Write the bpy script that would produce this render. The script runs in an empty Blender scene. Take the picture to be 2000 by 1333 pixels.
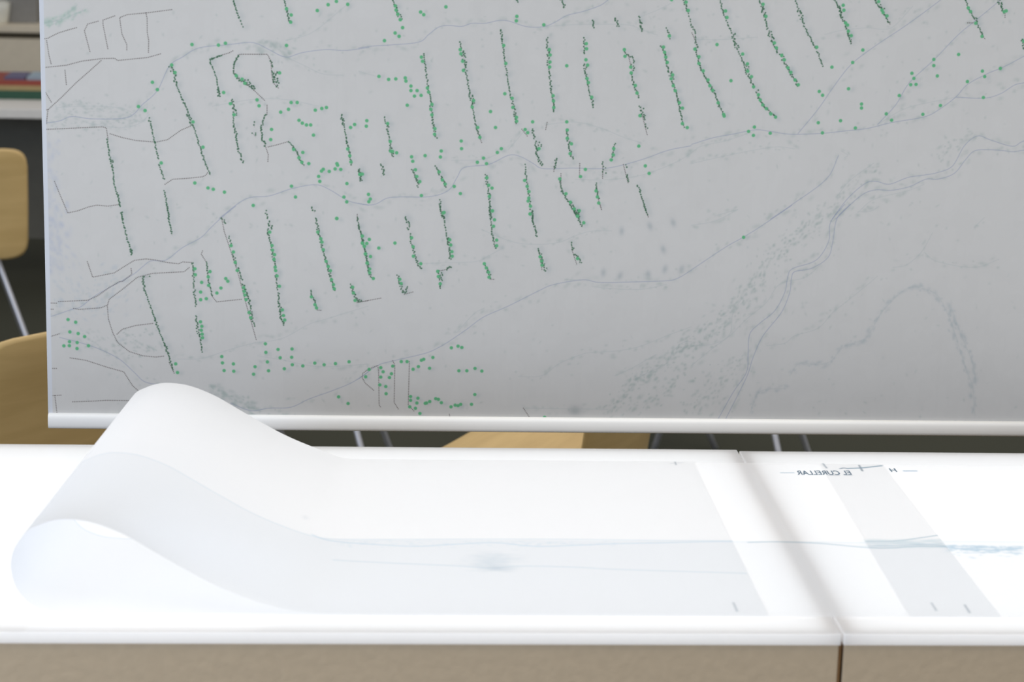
import bpy, bmesh, math, random
import numpy as np
from mathutils import Vector, Matrix

S = bpy.context.scene
COL = S.collection
random.seed(7)
RNG = np.random.default_rng(11)

# ------------------------------------------------------------------ camera
F_PX = 4348.7
PITCH, YAW, ROLL = (math.radians(a) for a in (13.092, 3.6343, 1.4465))
EYE = Vector((0.0, 0.0, 1.73))
FW = Vector((math.sin(YAW) * math.cos(PITCH), math.cos(YAW) * math.cos(PITCH), -math.sin(PITCH)))
_rt = Vector((math.cos(YAW), -math.sin(YAW), 0.0))
_up = _rt.cross(FW)
RT = math.cos(ROLL) * _rt + math.sin(ROLL) * _up
UP = -math.sin(ROLL) * _rt + math.cos(ROLL) * _up
cam = bpy.data.cameras.new('camera')
cam_o = bpy.data.objects.new('camera', cam)
COL.objects.link(cam_o)
m = Matrix((RT, UP, -FW)).transposed().to_4x4()
m.translation = EYE
cam_o.matrix_world = m
cam.sensor_width = 36.0
cam.lens = F_PX * 36.0 / 2000.0
cam.clip_end = 60
cam.dof.use_dof = True
cam.dof.focus_distance = 3.28
cam.dof.aperture_fstop = 7.0
S.camera = cam_o

# ------------------------------------------------------------------ world, lamps, exposure
w = bpy.data.worlds.new('world')
S.world = w
w.use_nodes = True
bg = w.node_tree.nodes['Background']
bg.inputs['Color'].default_value = (0.97, 0.975, 1.0, 1)
bg.inputs['Strength'].default_value = 0.50


def area_lamp(name, loc, target, sx, sy, power, color):
    L = bpy.data.lights.new(name, 'AREA')
    L.shape = 'RECTANGLE'
    L.size, L.size_y = sx, sy
    L.energy = power
    L.color = color
    o = bpy.data.objects.new(name, L)
    COL.objects.link(o)
    o.location = loc
    o.rotation_euler = (Vector(target) - Vector(loc)).to_track_quat('-Z', 'Y').to_euler()
    return o


area_lamp('ceiling_lamp', (0.4, 5.6, 3.3), (0.4, 5.6, 0), 3.5, 3.0, 40, (1.0, 0.93, 0.82))
area_lamp('ceiling_lamp', (0.2, 1.7, 3.3), (0.2, 1.9, 0), 4.5, 2.0, 52, (1.0, 0.955, 0.89))
area_lamp('cool_side_light', (-3.3, -0.7, 2.0), (-0.2, 3.2, 1.2), 2.6, 1.8, 122, (0.60, 0.75, 1.0))  # bluish daylight from the window at left
area_lamp('cool_side_light', (5.2, 0.4, 1.9), (0.9, 3.2, 1.2), 2.6, 1.8, 14, (0.52, 0.68, 1.0))  # unseen source, added to cool the right side of the map

S.view_settings.view_transform = 'Standard'
S.view_settings.look = 'None'
S.view_settings.exposure = 0.0
S.view_settings.gamma = 1.0
S.view_settings.use_curve_mapping = False
S.cycles.max_bounces = 16
S.cycles.diffuse_bounces = 8
S.cycles.transmission_bounces = 14
S.cycles.glossy_bounces = 4
LED_STRENGTH = 1.50


# ------------------------------------------------------------------ helpers
def ray(x, y):
    return FW * F_PX + RT * (x - 1000.0) - UP * (y - 666.5)


def at(x, y, Y):
    d = ray(x, y)
    return EYE + d * (Y / d.y)


def on(x, y, z):
    d = ray(x, y)
    return EYE + d * ((z - EYE.z) / d.z)


def mat(name):
    M = bpy.data.materials.new(name)
    M.use_nodes = True
    nt = M.node_tree
    nt.nodes.clear()
    out = nt.nodes.new('ShaderNodeOutputMaterial')
    return M, nt, out


def N(nt, t, **kw):
    n = nt.nodes.new(t)
    for k, v in kw.items():
        if hasattr(n, k):
            setattr(n, k, v)
        else:
            n.inputs[k.replace('_', ' ')].default_value = v
    return n


def rgb(r, g, b):
    f = lambda c: ((c / 255 + 0.055) / 1.055) ** 2.4 if c > 10 else c / 255 / 12.92
    return (f(r), f(g), f(b), 1)


def simple(name, color, rough=0.6, metal=0.0, noise=0.0, nscale=40.0, bump=0.0, spec=0.4):
    M, nt, out = mat(name)
    p = N(nt, 'ShaderNodeBsdfPrincipled')
    p.inputs['Roughness'].default_value = rough
    p.inputs['Metallic'].default_value = metal
    p.inputs['Specular IOR Level'].default_value = spec
    p.inputs['Base Color'].default_value = color
    if noise or bump:
        tc = N(nt, 'ShaderNodeTexCoord')
        nz = N(nt, 'ShaderNodeTexNoise')
        nz.inputs['Scale'].default_value = nscale
        nz.inputs['Detail'].default_value = 4
        nt.links.new(tc.outputs['Object'], nz.inputs['Vector'])
        if noise:
            cr = N(nt, 'ShaderNodeValToRGB')
            cr.color_ramp.elements[0].position = 0.3
            cr.color_ramp.elements[1].position = 0.7
            cr.color_ramp.elements[0].color = tuple(c * (1 - noise) for c in color[:3]) + (1,)
            cr.color_ramp.elements[1].color = tuple(min(1, c * (1 + noise)) for c in color[:3]) + (1,)
            nt.links.new(nz.outputs['Fac'], cr.inputs['Fac'])
            nt.links.new(cr.outputs['Color'], p.inputs['Base Color'])
        if bump:
            b = N(nt, 'ShaderNodeBump')
            b.inputs['Strength'].default_value = bump
            b.inputs['Distance'].default_value = 0.002
            nt.links.new(nz.outputs['Fac'], b.inputs['Height'])
            nt.links.new(b.outputs['Normal'], p.inputs['Normal'])
    nt.links.new(p.outputs[0], out.inputs[0])
    return M


def wood(name, c0, c1, scale=(3, 40, 40), rough=0.45):
    M, nt, out = mat(name)
    p = N(nt, 'ShaderNodeBsdfPrincipled')
    p.inputs['Roughness'].default_value = rough
    tc = N(nt, 'ShaderNodeTexCoord')
    mp = N(nt, 'ShaderNodeMapping')
    mp.inputs['Scale'].default_value = scale
    nz = N(nt, 'ShaderNodeTexNoise')
    nz.inputs['Scale'].default_value = 1.0
    nz.inputs['Detail'].default_value = 5
    nz.inputs['Distortion'].default_value = 0.6
    cr = N(nt, 'ShaderNodeValToRGB')
    cr.color_ramp.elements[0].position = 0.3
    cr.color_ramp.elements[1].position = 0.72
    cr.color_ramp.elements[0].color = c0
    cr.color_ramp.elements[1].color = c1
    nt.links.new(tc.outputs['Object'], mp.inputs['Vector'])
    nt.links.new(mp.outputs['Vector'], nz.inputs['Vector'])
    nt.links.new(nz.outputs['Fac'], cr.inputs['Fac'])
    nt.links.new(cr.outputs['Color'], p.inputs['Base Color'])
    nt.links.new(p.outputs[0], out.inputs[0])
    return M


def link(name, bm, material, parent=None, smooth=False):
    me = bpy.data.meshes.new(name)
    bmesh.ops.recalc_face_normals(bm, faces=bm.faces[:])
    bm.to_mesh(me)
    bm.free()
    if smooth:
        for p in me.polygons:
            p.use_smooth = True
    me.materials.append(material)
    o = bpy.data.objects.new(name, me)
    COL.objects.link(o)
    if parent:
        o.parent = parent
    return o


def thing(name, label, cat, loc=(0, 0, 0), rz=0.0, group=None):
    o = bpy.data.objects.new(name, None)
    o.empty_display_size = 0.1
    COL.objects.link(o)
    o.location = loc
    o.rotation_euler = (0, 0, rz)
    o['label'] = label
    o['category'] = cat
    if group:
        o['group'] = group
    return o


def tag(o, label, cat, group=None):
    o['label'] = label
    o['category'] = cat
    if group:
        o['group'] = group
    return o


def box(bm, x0, x1, y0, y1, z0, z1, bev=0.0):
    r = bmesh.ops.create_cube(bm, size=1.0)
    vs = r['verts']
    for v in vs:
        v.co = Vector((x0 + (v.co.x + .5) * (x1 - x0), y0 + (v.co.y + .5) * (y1 - y0), z0 + (v.co.z + .5) * (z1 - z0)))
    if bev:
        es = list({e for v in vs for e in v.link_edges})
        bmesh.ops.bevel(bm, geom=es, offset=bev, segments=2, affect='EDGES', profile=0.6)
    return bm


def bx(*a, **k):
    return box(bmesh.new(), *a, **k)


def tube(bm, pts, r, seg=10):
    pts = [Vector(p) for p in pts]
    rings = []
    n = None
    for i, p in enumerate(pts):
        t = (pts[min(i + 1, len(pts) - 1)] - pts[max(i - 1, 0)]).normalized()
        if n is None:
            n = t.orthogonal().normalized()
        n = (n - t * n.dot(t)).normalized()
        b = t.cross(n)
        rings.append([bm.verts.new(p + r * (math.cos(2 * math.pi * k / seg) * n + math.sin(2 * math.pi * k / seg) * b)) for k in range(seg)])
    for a, c in zip(rings, rings[1:]):
        for k in range(seg):
            bm.faces.new((a[k], a[(k + 1) % seg], c[(k + 1) % seg], c[k]))
    bm.faces.new(rings[0][::-1])
    bm.faces.new(rings[-1])
    return bm


def smooth_path(pts, n=8):
    """Catmull-Rom through pts"""
    P = [Vector(p) for p in pts]
    P = [2 * P[0] - P[1]] + P + [2 * P[-1] - P[-2]]
    out = []
    for i in range(1, len(P) - 2):
        a, b, c, d = P[i - 1:i + 3]
        for k in range(n):
            t = k / n
            out.append(0.5 * (2 * b + (c - a) * t + (2 * a - 5 * b + 4 * c - d) * t * t + (3 * b - a - 3 * c + d) * t ** 3))
    out.append(P[-2])
    return out


# ------------------------------------------------------------------ setting
floor_m = simple('dark_green_carpet', (0.062, 0.063, 0.047, 1), 0.95, noise=0.25, nscale=260, bump=0.6, spec=0.1)
wall_m = simple('painted_plaster', (0.50, 0.47, 0.42, 1), 0.9, noise=0.03, nscale=6)
f = link('floor', bx(-5.5, 6.5, -2.0, 12.4, -0.12, 0.0), floor_m)
f['kind'] = 'structure'
wb = link('wall_back', bx(-5.5, 6.5, 12.4, 12.6, -0.12, 3.4), wall_m)
wb['kind'] = 'structure'
bb = link('baseboard_back', bx(-5.5, 6.5, 12.38, 12.4, 0.0, 0.09), simple('dark_skirting', (0.06, 0.05, 0.045, 1), 0.5, noise=0.05))
bb['kind'] = 'structure'

# ------------------------------------------------------------------ light tables
TOP = 0.900
front_m = simple('beige_board', (0.53, 0.41, 0.272, 1), 0.62, noise=0.03, nscale=90, bump=0.35, spec=0.3)
core_m = wood('raw_board_edge', (0.20, 0.10, 0.035, 1), (0.36, 0.20, 0.08, 1), (30, 30, 4))
white_m = simple('white_lining', (0.92, 0.92, 0.91, 1), 0.8, noise=0.02)

ac, nt, out = mat('opal_acrylic')
tr = N(nt, 'ShaderNodeBsdfTranslucent')
tr.inputs['Color'].default_value = (0.94, 0.947, 0.955, 1)
df = N(nt, 'ShaderNodeBsdfDiffuse')
df.inputs['Color'].default_value = (0.90, 0.89, 0.88, 1)
mx = N(nt, 'ShaderNodeMixShader')
mx.inputs[0].default_value = 0.30
gl = N(nt, 'ShaderNodeBsdfGlossy')
gl.inputs['Roughness'].default_value = 0.12
fr = N(nt, 'ShaderNodeFresnel')
fr.inputs['IOR'].default_value = 1.45
geo = N(nt, 'ShaderNodeNewGeometry')
inv = N(nt, 'ShaderNodeMath', operation='SUBTRACT')
inv.inputs[0].default_value = 1.0
ml = N(nt, 'ShaderNodeMath', operation='MULTIPLY')
mx2 = N(nt, 'ShaderNodeMixShader')
nt.links.new(tr.outputs[0], mx.inputs[1])
nt.links.new(df.outputs[0], mx.inputs[2])
nt.links.new(geo.outputs['Backfacing'], inv.inputs[1])
nt.links.new(inv.outputs[0], ml.inputs[0])
nt.links.new(fr.outputs[0], ml.inputs[1])
nt.links.new(ml.outputs[0], mx2.inputs[0])
nt.links.new(mx.outputs[0], mx2.inputs[1])
nt.links.new(gl.outputs[0], mx2.inputs[2])
nt.links.new(mx2.outputs[0], out.inputs[0])

led, nt, out = mat('led_sheet')
em = N(nt, 'ShaderNodeEmission')
em.inputs['Color'].default_value = (0.985, 0.99, 1.0, 1)
em.inputs['Strength'].default_value = LED_STRENGTH
nt.links.new(em.outputs[0], out.inputs[0])


def light_table(w_, d_, loc, rz, label, joint=False):
    t = thing('light_table', label, 'light table', loc, rz, 'pair of light tables pushed end to end')
    th = 0.009                        # board thickness
    zt = TOP - 0.0125                 # cabinet rim, the cover sits on it
    inset = 0.003
    # four cabinet walls: each a board, the core showing at its ends
    link('front_board', bx(0.0015, w_ - 0.0015, inset, th, 0.0, zt, bev=0.0012), front_m, t)
    link('rear_board', bx(0.0015, w_ - 0.0015, d_ - th, d_ - inset, 0.0, zt, bev=0.0012), front_m, t)
    link('side_board', bx(inset, inset + .008, th, d_ - th, 0.0, zt), core_m, t)
    link('side_board', bx(w_ - inset - .008, w_ - inset, th, d_ - th, 0.0, zt), core_m, t)
    ln = bmesh.new()                  # white lining strips of the light well
    lw = inset + .008
    box(ln, lw, lw + .002, th, d_ - th, zt - .058, zt)
    box(ln, w_ - lw - .002, w_ - lw, th, d_ - th, zt - .058, zt)
    box(ln, lw + .002, w_ - lw - .002, th, th + .002, zt - .058, zt)
    box(ln, lw + .002, w_ - lw - .002, d_ - th - .002, d_ - th, zt - .058, zt)
    link('well_lining', ln, white_m, t)
    if joint:
        link('joint_strip', bx(w_ - .0013, w_ + .0015, inset + .002, inset + .012, 0, zt), core_m, t)
    link('inner_shelf', bx(th, w_ - th, th, d_ - th, zt - 0.075, zt - 0.060), white_m, t)
    # LED sheet
    bm = bmesh.new()
    g = 0.0160
    vs = [bm.verts.new(p) for p in ((g, .024, zt - 0.040), (w_ - g, .024, zt - 0.040), (w_ - g, d_ - .032, zt - 0.040), (g, d_ - .032, zt - 0.040))]
    bm.faces.new(vs)
    o = link('led_panel', bm, led, t)
    # acrylic cover: a shallow lid with rounded rim, open underneath
    bm = bmesh.new()
    box(bm, 0, w_, 0, d_, zt, TOP)
    bot = [fc for fc in bm.faces if all(abs(v.co.z - zt) < 1e-5 for v in fc.verts)]
    bmesh.ops.delete(bm, geom=bot, context='FACES_ONLY')
    es = [e for e in bm.edges if len(e.link_faces) == 2 and (e.verts[0].co.z + e.verts[1].co.z) / 2 > zt + 0.001]
    bmesh.ops.bevel(bm, geom=es, offset=0.0014, segments=3, affect='EDGES', profile=0.5)
    link('acrylic_cover', bm, ac, t)
    return t


XS = 0.4985
light_table(1.75, 0.7135, (XS - 1.75, 2.2062, 0), 0.0, 'white glowing light table at left, under the looped tracing film', True)
light_table(1.60, 0.7065, (XS + 0.0028, 2.2065, 0), math.radians(0.07), 'white glowing light table at right of the seam, under the lettered film')


# ------------------------------------------------------------------ raster canvas for flat print
class Canvas:
    def __init__(self, w_, h_, base):
        self.w, self.h = w_, h_
        self.a = np.empty((h_, w_, 3), np.float32)
        self.a[:] = np.array(base, np.float32)

    def disc(self, x, y, r, col, alpha=1.0, soft=0.7):
        R = r + soft + 1
        x0, x1 = max(0, int(x - R)), min(self.w, int(x + R) + 2)
        y0, y1 = max(0, int(y - R)), min(self.h, int(y + R) + 2)
        if x0 >= x1 or y0 >= y1:
            return
        yy, xx = np.ogrid[y0:y1, x0:x1]
        d = np.sqrt((xx - x) ** 2 + (yy - y) ** 2)
        k = (np.clip((r + soft - d) / (2 * soft), 0, 1) * alpha)[..., None]
        p = self.a[y0:y1, x0:x1]
        p += (np.array(col, np.float32) - p) * k

    def blob(self, x, y, sx, sy, ang, col, alpha):
        R = 2.4 * max(sx, sy)
        x0, x1 = max(0, int(x - R)), min(self.w, int(x + R) + 2)
        y0, y1 = max(0, int(y - R)), min(self.h, int(y + R) + 2)
        if x0 >= x1 or y0 >= y1:
            return
        yy, xx = np.ogrid[y0:y1, x0:x1]
        c, s = math.cos(ang), math.sin(ang)
        u = ((xx - x) * c + (yy - y) * s) / sx
        v = (-(xx - x) * s + (yy - y) * c) / sy
        k = (np.exp(-(u * u + v * v)) * alpha)[..., None]
        p = self.a[y0:y1, x0:x1]
        p += (np.array(col, np.float32) - p) * k

    def image(self, name):
        im = bpy.data.images.new(name, self.w, self.h, alpha=False)
        b = np.ones((self.h, self.w, 4), np.float32)
        b[..., :3] = np.clip(self.a, 0, 1)
        im.pixels.foreach_set(b.ravel())
        im.pack()
        return im


def fractal(w_, h_, cells, octaves=3):
    o = np.zeros((h_, w_), np.float32)
    amp = 1.0
    for k in range(octaves):
        cx, cy = max(2, int(cells * 2 ** k)), max(2, int(cells * 2 ** k * h_ / w_))
        g = RNG.standard_normal((cy + 2, cx + 2)).astype(np.float32)
        xs = np.linspace(0, cx, w_, dtype=np.float32)
        ys = np.linspace(0, cy, h_, dtype=np.float32)
        xi, yi = xs.astype(int), ys.astype(int)
        fx, fy = xs - xi, (ys - yi)[:, None]
        fx = fx * fx * (3 - 2 * fx)
        fy = fy * fy * (3 - 2 * fy)
        a = g[yi][:, xi] * (1 - fx) + g[yi][:, xi + 1] * fx
        b = g[yi + 1][:, xi] * (1 - fx) + g[yi + 1][:, xi + 1] * fx
        o += amp * (a * (1 - fy) + b * fy)
        amp *= 0.5
    return o


# ------------------------------------------------------------------ the hanging map
MAP_Y = 3.15
MX0, MX1 = -0.4703, 1.36
MZ0, MZ1 = 0.872, 2.05
RES = 1700.0
CW, CH = int((MX1 - MX0) * RES), int((MZ1 - MZ0) * RES)
PAPER = np.array((195, 194, 191)) / 255.0
cv = Canvas(CW, CH, PAPER)
PXS = RES / 1325.0            # canvas pixels per picture pixel on the map plane

OFF = {1: (70, 0), 2: (70, 400), 3: (700, 0), 4: (700, 400), 5: (1350, 0), 6: (1350, 400)}


def mp(q, R):
    x, y = OFF[R][0] + q[0] * 0.325, OFF[R][1] + q[1] * 0.325
    p = at(x, y, MAP_Y)
    return ((p.x - MX0) * RES, (p.z - MZ0) * RES)


def nums(s):
    v = [float(c) for c in s.replace(',', ' ').split()]
    return list(zip(v[0::2], v[1::2]))


def path(s, R):
    return [mp(q, R) for q in nums(s)]


def resample(pts, step):
    out_ = []
    carry = 0.0
    for (x0, y0), (x1, y1) in zip(pts, pts[1:]):
        L = math.hypot(x1 - x0, y1 - y0)
        if L < 1e-6:
            continue
        s = carry
        while s < L:
            t = s / L
            out_.append((x0 + (x1 - x0) * t, y0 + (y1 - y0) * t, (x1 - x0) / L, (y1 - y0) / L))
            s += step
        carry = s - L
    return out_


def rounded(pts, n=6):
    """smooth curve through the points"""
    P = [(2 * pts[0][0] - pts[1][0], 2 * pts[0][1] - pts[1][1])] + list(pts) + [(2 * pts[-1][0] - pts[-2][0], 2 * pts[-1][1] - pts[-2][1])]
    o = []
    for p0, p1, p2, p3 in zip(P, P[1:], P[2:], P[3:]):
        for k in range(n):
            t = k / n
            o.append(tuple(.5 * (2 * b_ + (c_ - a_) * t + (2 * a_ - 5 * b_ + 4 * c_ - d_) * t * t + (3 * b_ - a_ - 3 * c_ + d_) * t ** 3)
                           for a_, b_, c_, d_ in zip(p0, p1, p2, p3)))
    o.append(pts[-1])
    return o


BROWN = (0.36, 0.335, 0.325)
DARK = (0.265, 0.400, 0.310)
GREEN = (0.370, 0.660, 0.470)
BLUE = (0.500, 0.530, 0.640)
FAINT = (0.620, 0.655, 0.660)
SPECK = (0.610, 0.650, 0.635)

# paper tone: faint blotches and the furrow texture of the fields
cv.a += (fractal(CW, CH, 7, 4) * 0.0030)[..., None]
cv.a += (fractal(CW, CH, 90, 2) * 0.0022)[..., None]
fur = fractal(CW, 40, 420, 1)
fur = np.repeat(fur, CH // 40 + 1, axis=0)[:CH]
cv.a -= (np.clip(fur, 0, 2) * 0.0014)[..., None]

brown = {
 1: ["40 237 68 234 90 222 135 200 200 180 250 167", "62 248 75 330 90 390", "372 130 310 147 290 187 325 318",
     "472 98 402 123 402 150 432 300", "815 60 660 80 548 90 502 108 515 205 545 270 545 310",
     "660 80 667 110 668 200 677 245 675 322", "40 410 180 395 275 370 390 355 472 353 490 366 670 348 755 324",
     "45 465 50 550 95 625", "173 425 182 515", "390 367 320 430 240 500 150 590 70 663 50 667", "70 663 60 750 52 762",
     "52 782 240 772 400 765 422 772 432 840", "445 807 520 830 600 847 720 857 790 842 870 785 935 757",
     "110 1095 150 1190 190 1283 250 1270 320 1245 365 1236 430 1242 500 1232", "1182 308 1160 320 1115 333 1048 360",
     "1215 332 1230 328 1390 328 1412 370 1416 450 1425 500 1460 535", "1310 545 1378 610", "1388 635 1388 690",
     "1378 880 1395 930 1393 975", "1395 885 1450 872 1518 852",
     "775 1110 820 1080 900 1075 1000 1065 1020 1055 1035 1035", "1260 500 1310 545", "1215 335 1190 390 1188 440 1215 475 1260 500"],
 2: ["308 345 340 438 470 412 520 380 590 337 660 328 720 335 790 350 858 357 880 346 940 350",
     "135 585 310 577 370 550 440 500 500 465 520 463 575 420 570 380", "80 595 125 595", "80 632 105 632",
     "920 380 890 405 700 415 610 438 520 510 440 570 428 610 435 690 460 770 490 830 560 885 640 910 720 918 772 912",
     "225 626 258 632 390 622 428 606", "487 780 520 750 600 728 710 715", "205 923 300 938 430 980 527 1007 580 1090 630 1135",
     "88 795 145 777", "90 987 130 987", "97 1150 155 1147", "113 1150 125 1250", "220 1187 340 1183 420 1178 590 1180",
     "1000 280 993 300 1025 350", "1060 555 1085 586 1240 570", "1115 80 1130 160 1160 250 1210 400 1260 590 1325 820",
     "1690 635 1718 637", "1930 588 2000 578", "800 950 830 1015", "1930 60 1930 100"],
 3: ["980 778 1018 826", "1132 738 1122 787", "1328 985 1326 1072", "705 770 740 862", "1705 700 1735 818", "1467 1000 1465 1078",
     "1590 990 1618 1100", "1215 1045 1215 1120", "1440 1200 1460 1268", "1175 1000 1172 1040", "1700 1190 1740 1307", "1620 330 1640 420"],
 4: ["275 540 330 525", "0 588 135 563", "790 450 820 450", "1085 290 1102 400", "1280 270 1312 365",
     "90 1117 40 1075 20 1040 25 1015 60 990 110 970", "115 970 120 1000 123 1205 135 1225", "205 940 217 965 213 1190 240 1233",
     "305 945 298 1205 335 1245", "990 1225 1030 1285", "485 400 530 390 557 372", "1450 0 1462 38", "545 1262 548 1280"],
 5: ["1660 140 1700 140", "1885 85 1885 112", "960 240 962 270", "1740 200 1768 242", "1180 130 1197 152", "2 200 30 260"],
 6: [],
}
blue = {
 1: ["60 743 140 730 215 703 340 717 550 708 640 630 730 545 800 400 880 345 980 290 1160 270 1270 257 1330 265 1400 300 1500 345 1600 318 1740 300 1860 305 2000 287",
     "1100 1315 1260 1198 1400 1180 1540 1135 1680 1112 1770 1145 1880 1210 2000 1235"],
 2: ["90 675 220 630 270 615 370 540 570 430 640 375 690 340 780 335 880 260 990 200 1050 140 1120 75 1200 10",
     "140 800 260 830 380 870 500 930 590 1010 650 1065 740 1085",
     "1170 1195 1290 1240 1400 1225 1530 1220 1640 1170 1780 1120 1900 1070 2000 1005"],
 3: ["0 290 90 278 190 272 360 255 420 210 480 165 540 155 620 160 680 142 760 142 840 125 900 128 1010 162 1110 162 1180 135 1250 95 1350 70 1450 35 1500 0 1540 -30",
     "0 1225 60 1234 110 1225 170 1193 250 1185 430 1183 540 1145 590 1070 635 1008 780 990 900 935 970 942 1050 985 1110 1015 1280 1012 1460 1015 1580 995 1720 955 1860 905 2000 878"],
 4: ["0 1050 110 970 210 940 400 895 480 860 540 825 650 750 750 677 900 610 1080 520 1170 482 1345 453 1440 468 1600 467 1830 460 1910 447 2000 395"],
 5: ["0 870 130 830 250 808 380 783 460 790 560 806 640 810 800 803 920 790 1060 774 1200 740 1400 705 1490 660 1590 585 1660 510 1780 445 1870 408 1990 345 2150 250 2500 60",
     "640 805 760 660 850 530 960 390 1110 275 1290 155 1500 0 1680 -150 1900 -320", "1120 750 1230 630 1310 500 1460 360 1600 215 1690 140 1830 25 2000 -130",
     "1590 587 1760 593 1860 565 1940 515 2000 500 2200 460", "475 1320 600 1235 810 1080 885 935",
     "845 1320 940 1195 1045 1105 1110 1093 1190 1110 1300 1070 1400 1055 1480 1040 1570 1000 1640 880 1720 820 1800 845 1930 882 2000 850 2200 800",
     "865 1320 1010 1185 1100 1145 1200 1147 1310 1125 1410 1080 1480 1080 1580 1045 1650 960 1710 907 1840 905 1930 915 2000 905 2200 880"],
 6: ["0 393 200 260 310 198 420 130 605 5",
     "920 0 835 110 825 220 750 335 610 385 580 430 560 530 500 640 410 715 350 780 340 900 330 1010 250 1130 160 1290",
     "955 0 875 85 850 220 820 320 720 385 620 405 600 450 590 530 540 650 430 790 370 920 330 1040 205 1290"],
}
faint = {
 1: ["1500 245 1620 215 1700 170 1790 95 1850 45 1900 0", "40 140 140 120 250 30", "80 160 200 100 300 60", "1500 345 1600 390 1720 445 1850 455",
     "120 650 300 640 500 650 600 690", "300 740 500 770 620 745 680 690", "1060 640 1300 600 1500 600 1700 640"],
 2: ["1300 835 1480 805 1640 720 1740 690 1900 640 2000 610", "850 930 1000 925 1170 870 1320 830", "1330 910 1480 935 1700 975 2000 960"],
 3: ["1110 162 1300 150 1600 150 1700 180 1800 215", "1700 100 1800 60 1900 10", "1130 750 1300 735 1450 770 1600 830 1700 860",
     "900 900 960 830 1000 780", "560 965 740 960 850 920", "1300 1080 1500 1082 1700 1055 1900 980 2000 920", "0 430 120 465"],
 4: ["750 325 870 260", "740 150 830 190 950 230 1090 240 1210 225 1310 185 1400 160 1520 158", "1240 450 1340 455",
     "590 770 690 660 760 620", "370 355 550 350 690 345 760 325", "960 1035 1100 1030 1200 960 1330 905 1400 890 1560 880 1700 850 1850 790 2000 735",
     "1540 1030 1640 985 1790 900", "1660 1060 1700 1030 1850 955 1890 880 1950 830 2000 825", "1400 490 1500 505 1700 510 1850 480", "990 1225 1200 1228 1500 1232"],
 5: ["0 985 200 940 400 900 520 885 620 897", "0 920 60 880 200 850 380 790", "800 210 900 185 1050 170 1200 170 1330 40",
     "1120 750 1300 650 1590 587", "870 1190 950 1090 1100 980", "1000 1280 1100 1200 1300 1150 1400 1110", "140 1300 280 1260",
     "900 910 940 935 920 950", "20 240 180 240 400 225"],
 6: ["0 125 140 100 280 30", "1000 45 1080 40 1130 10", "1210 380 1290 365 1380 290 1450 170", "1400 290 1480 345 1700 380 1850 330",
     "450 850 560 835 620 790 760 745 850 650 950 570 1050 490 1120 430", "0 970 120 870 230 790 330 690 450 590 530 480 680 440 780 360",
     "0 850 130 840 230 780 250 650 330 530", "1700 140 1760 80"],
}
ridge = {6: ["1390 495 1310 500 1250 540 1150 640 1090 740 1040 810 910 860 840 940 760 965 650 955 590 1030",
             "560 1105 440 1115 390 1150 350 1260", "1350 495 1470 540 1540 660 1590 800 1650 990 1690 1100 1700 1260",
             "1560 620 1620 780 1690 960 1710 1090"]}
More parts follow.
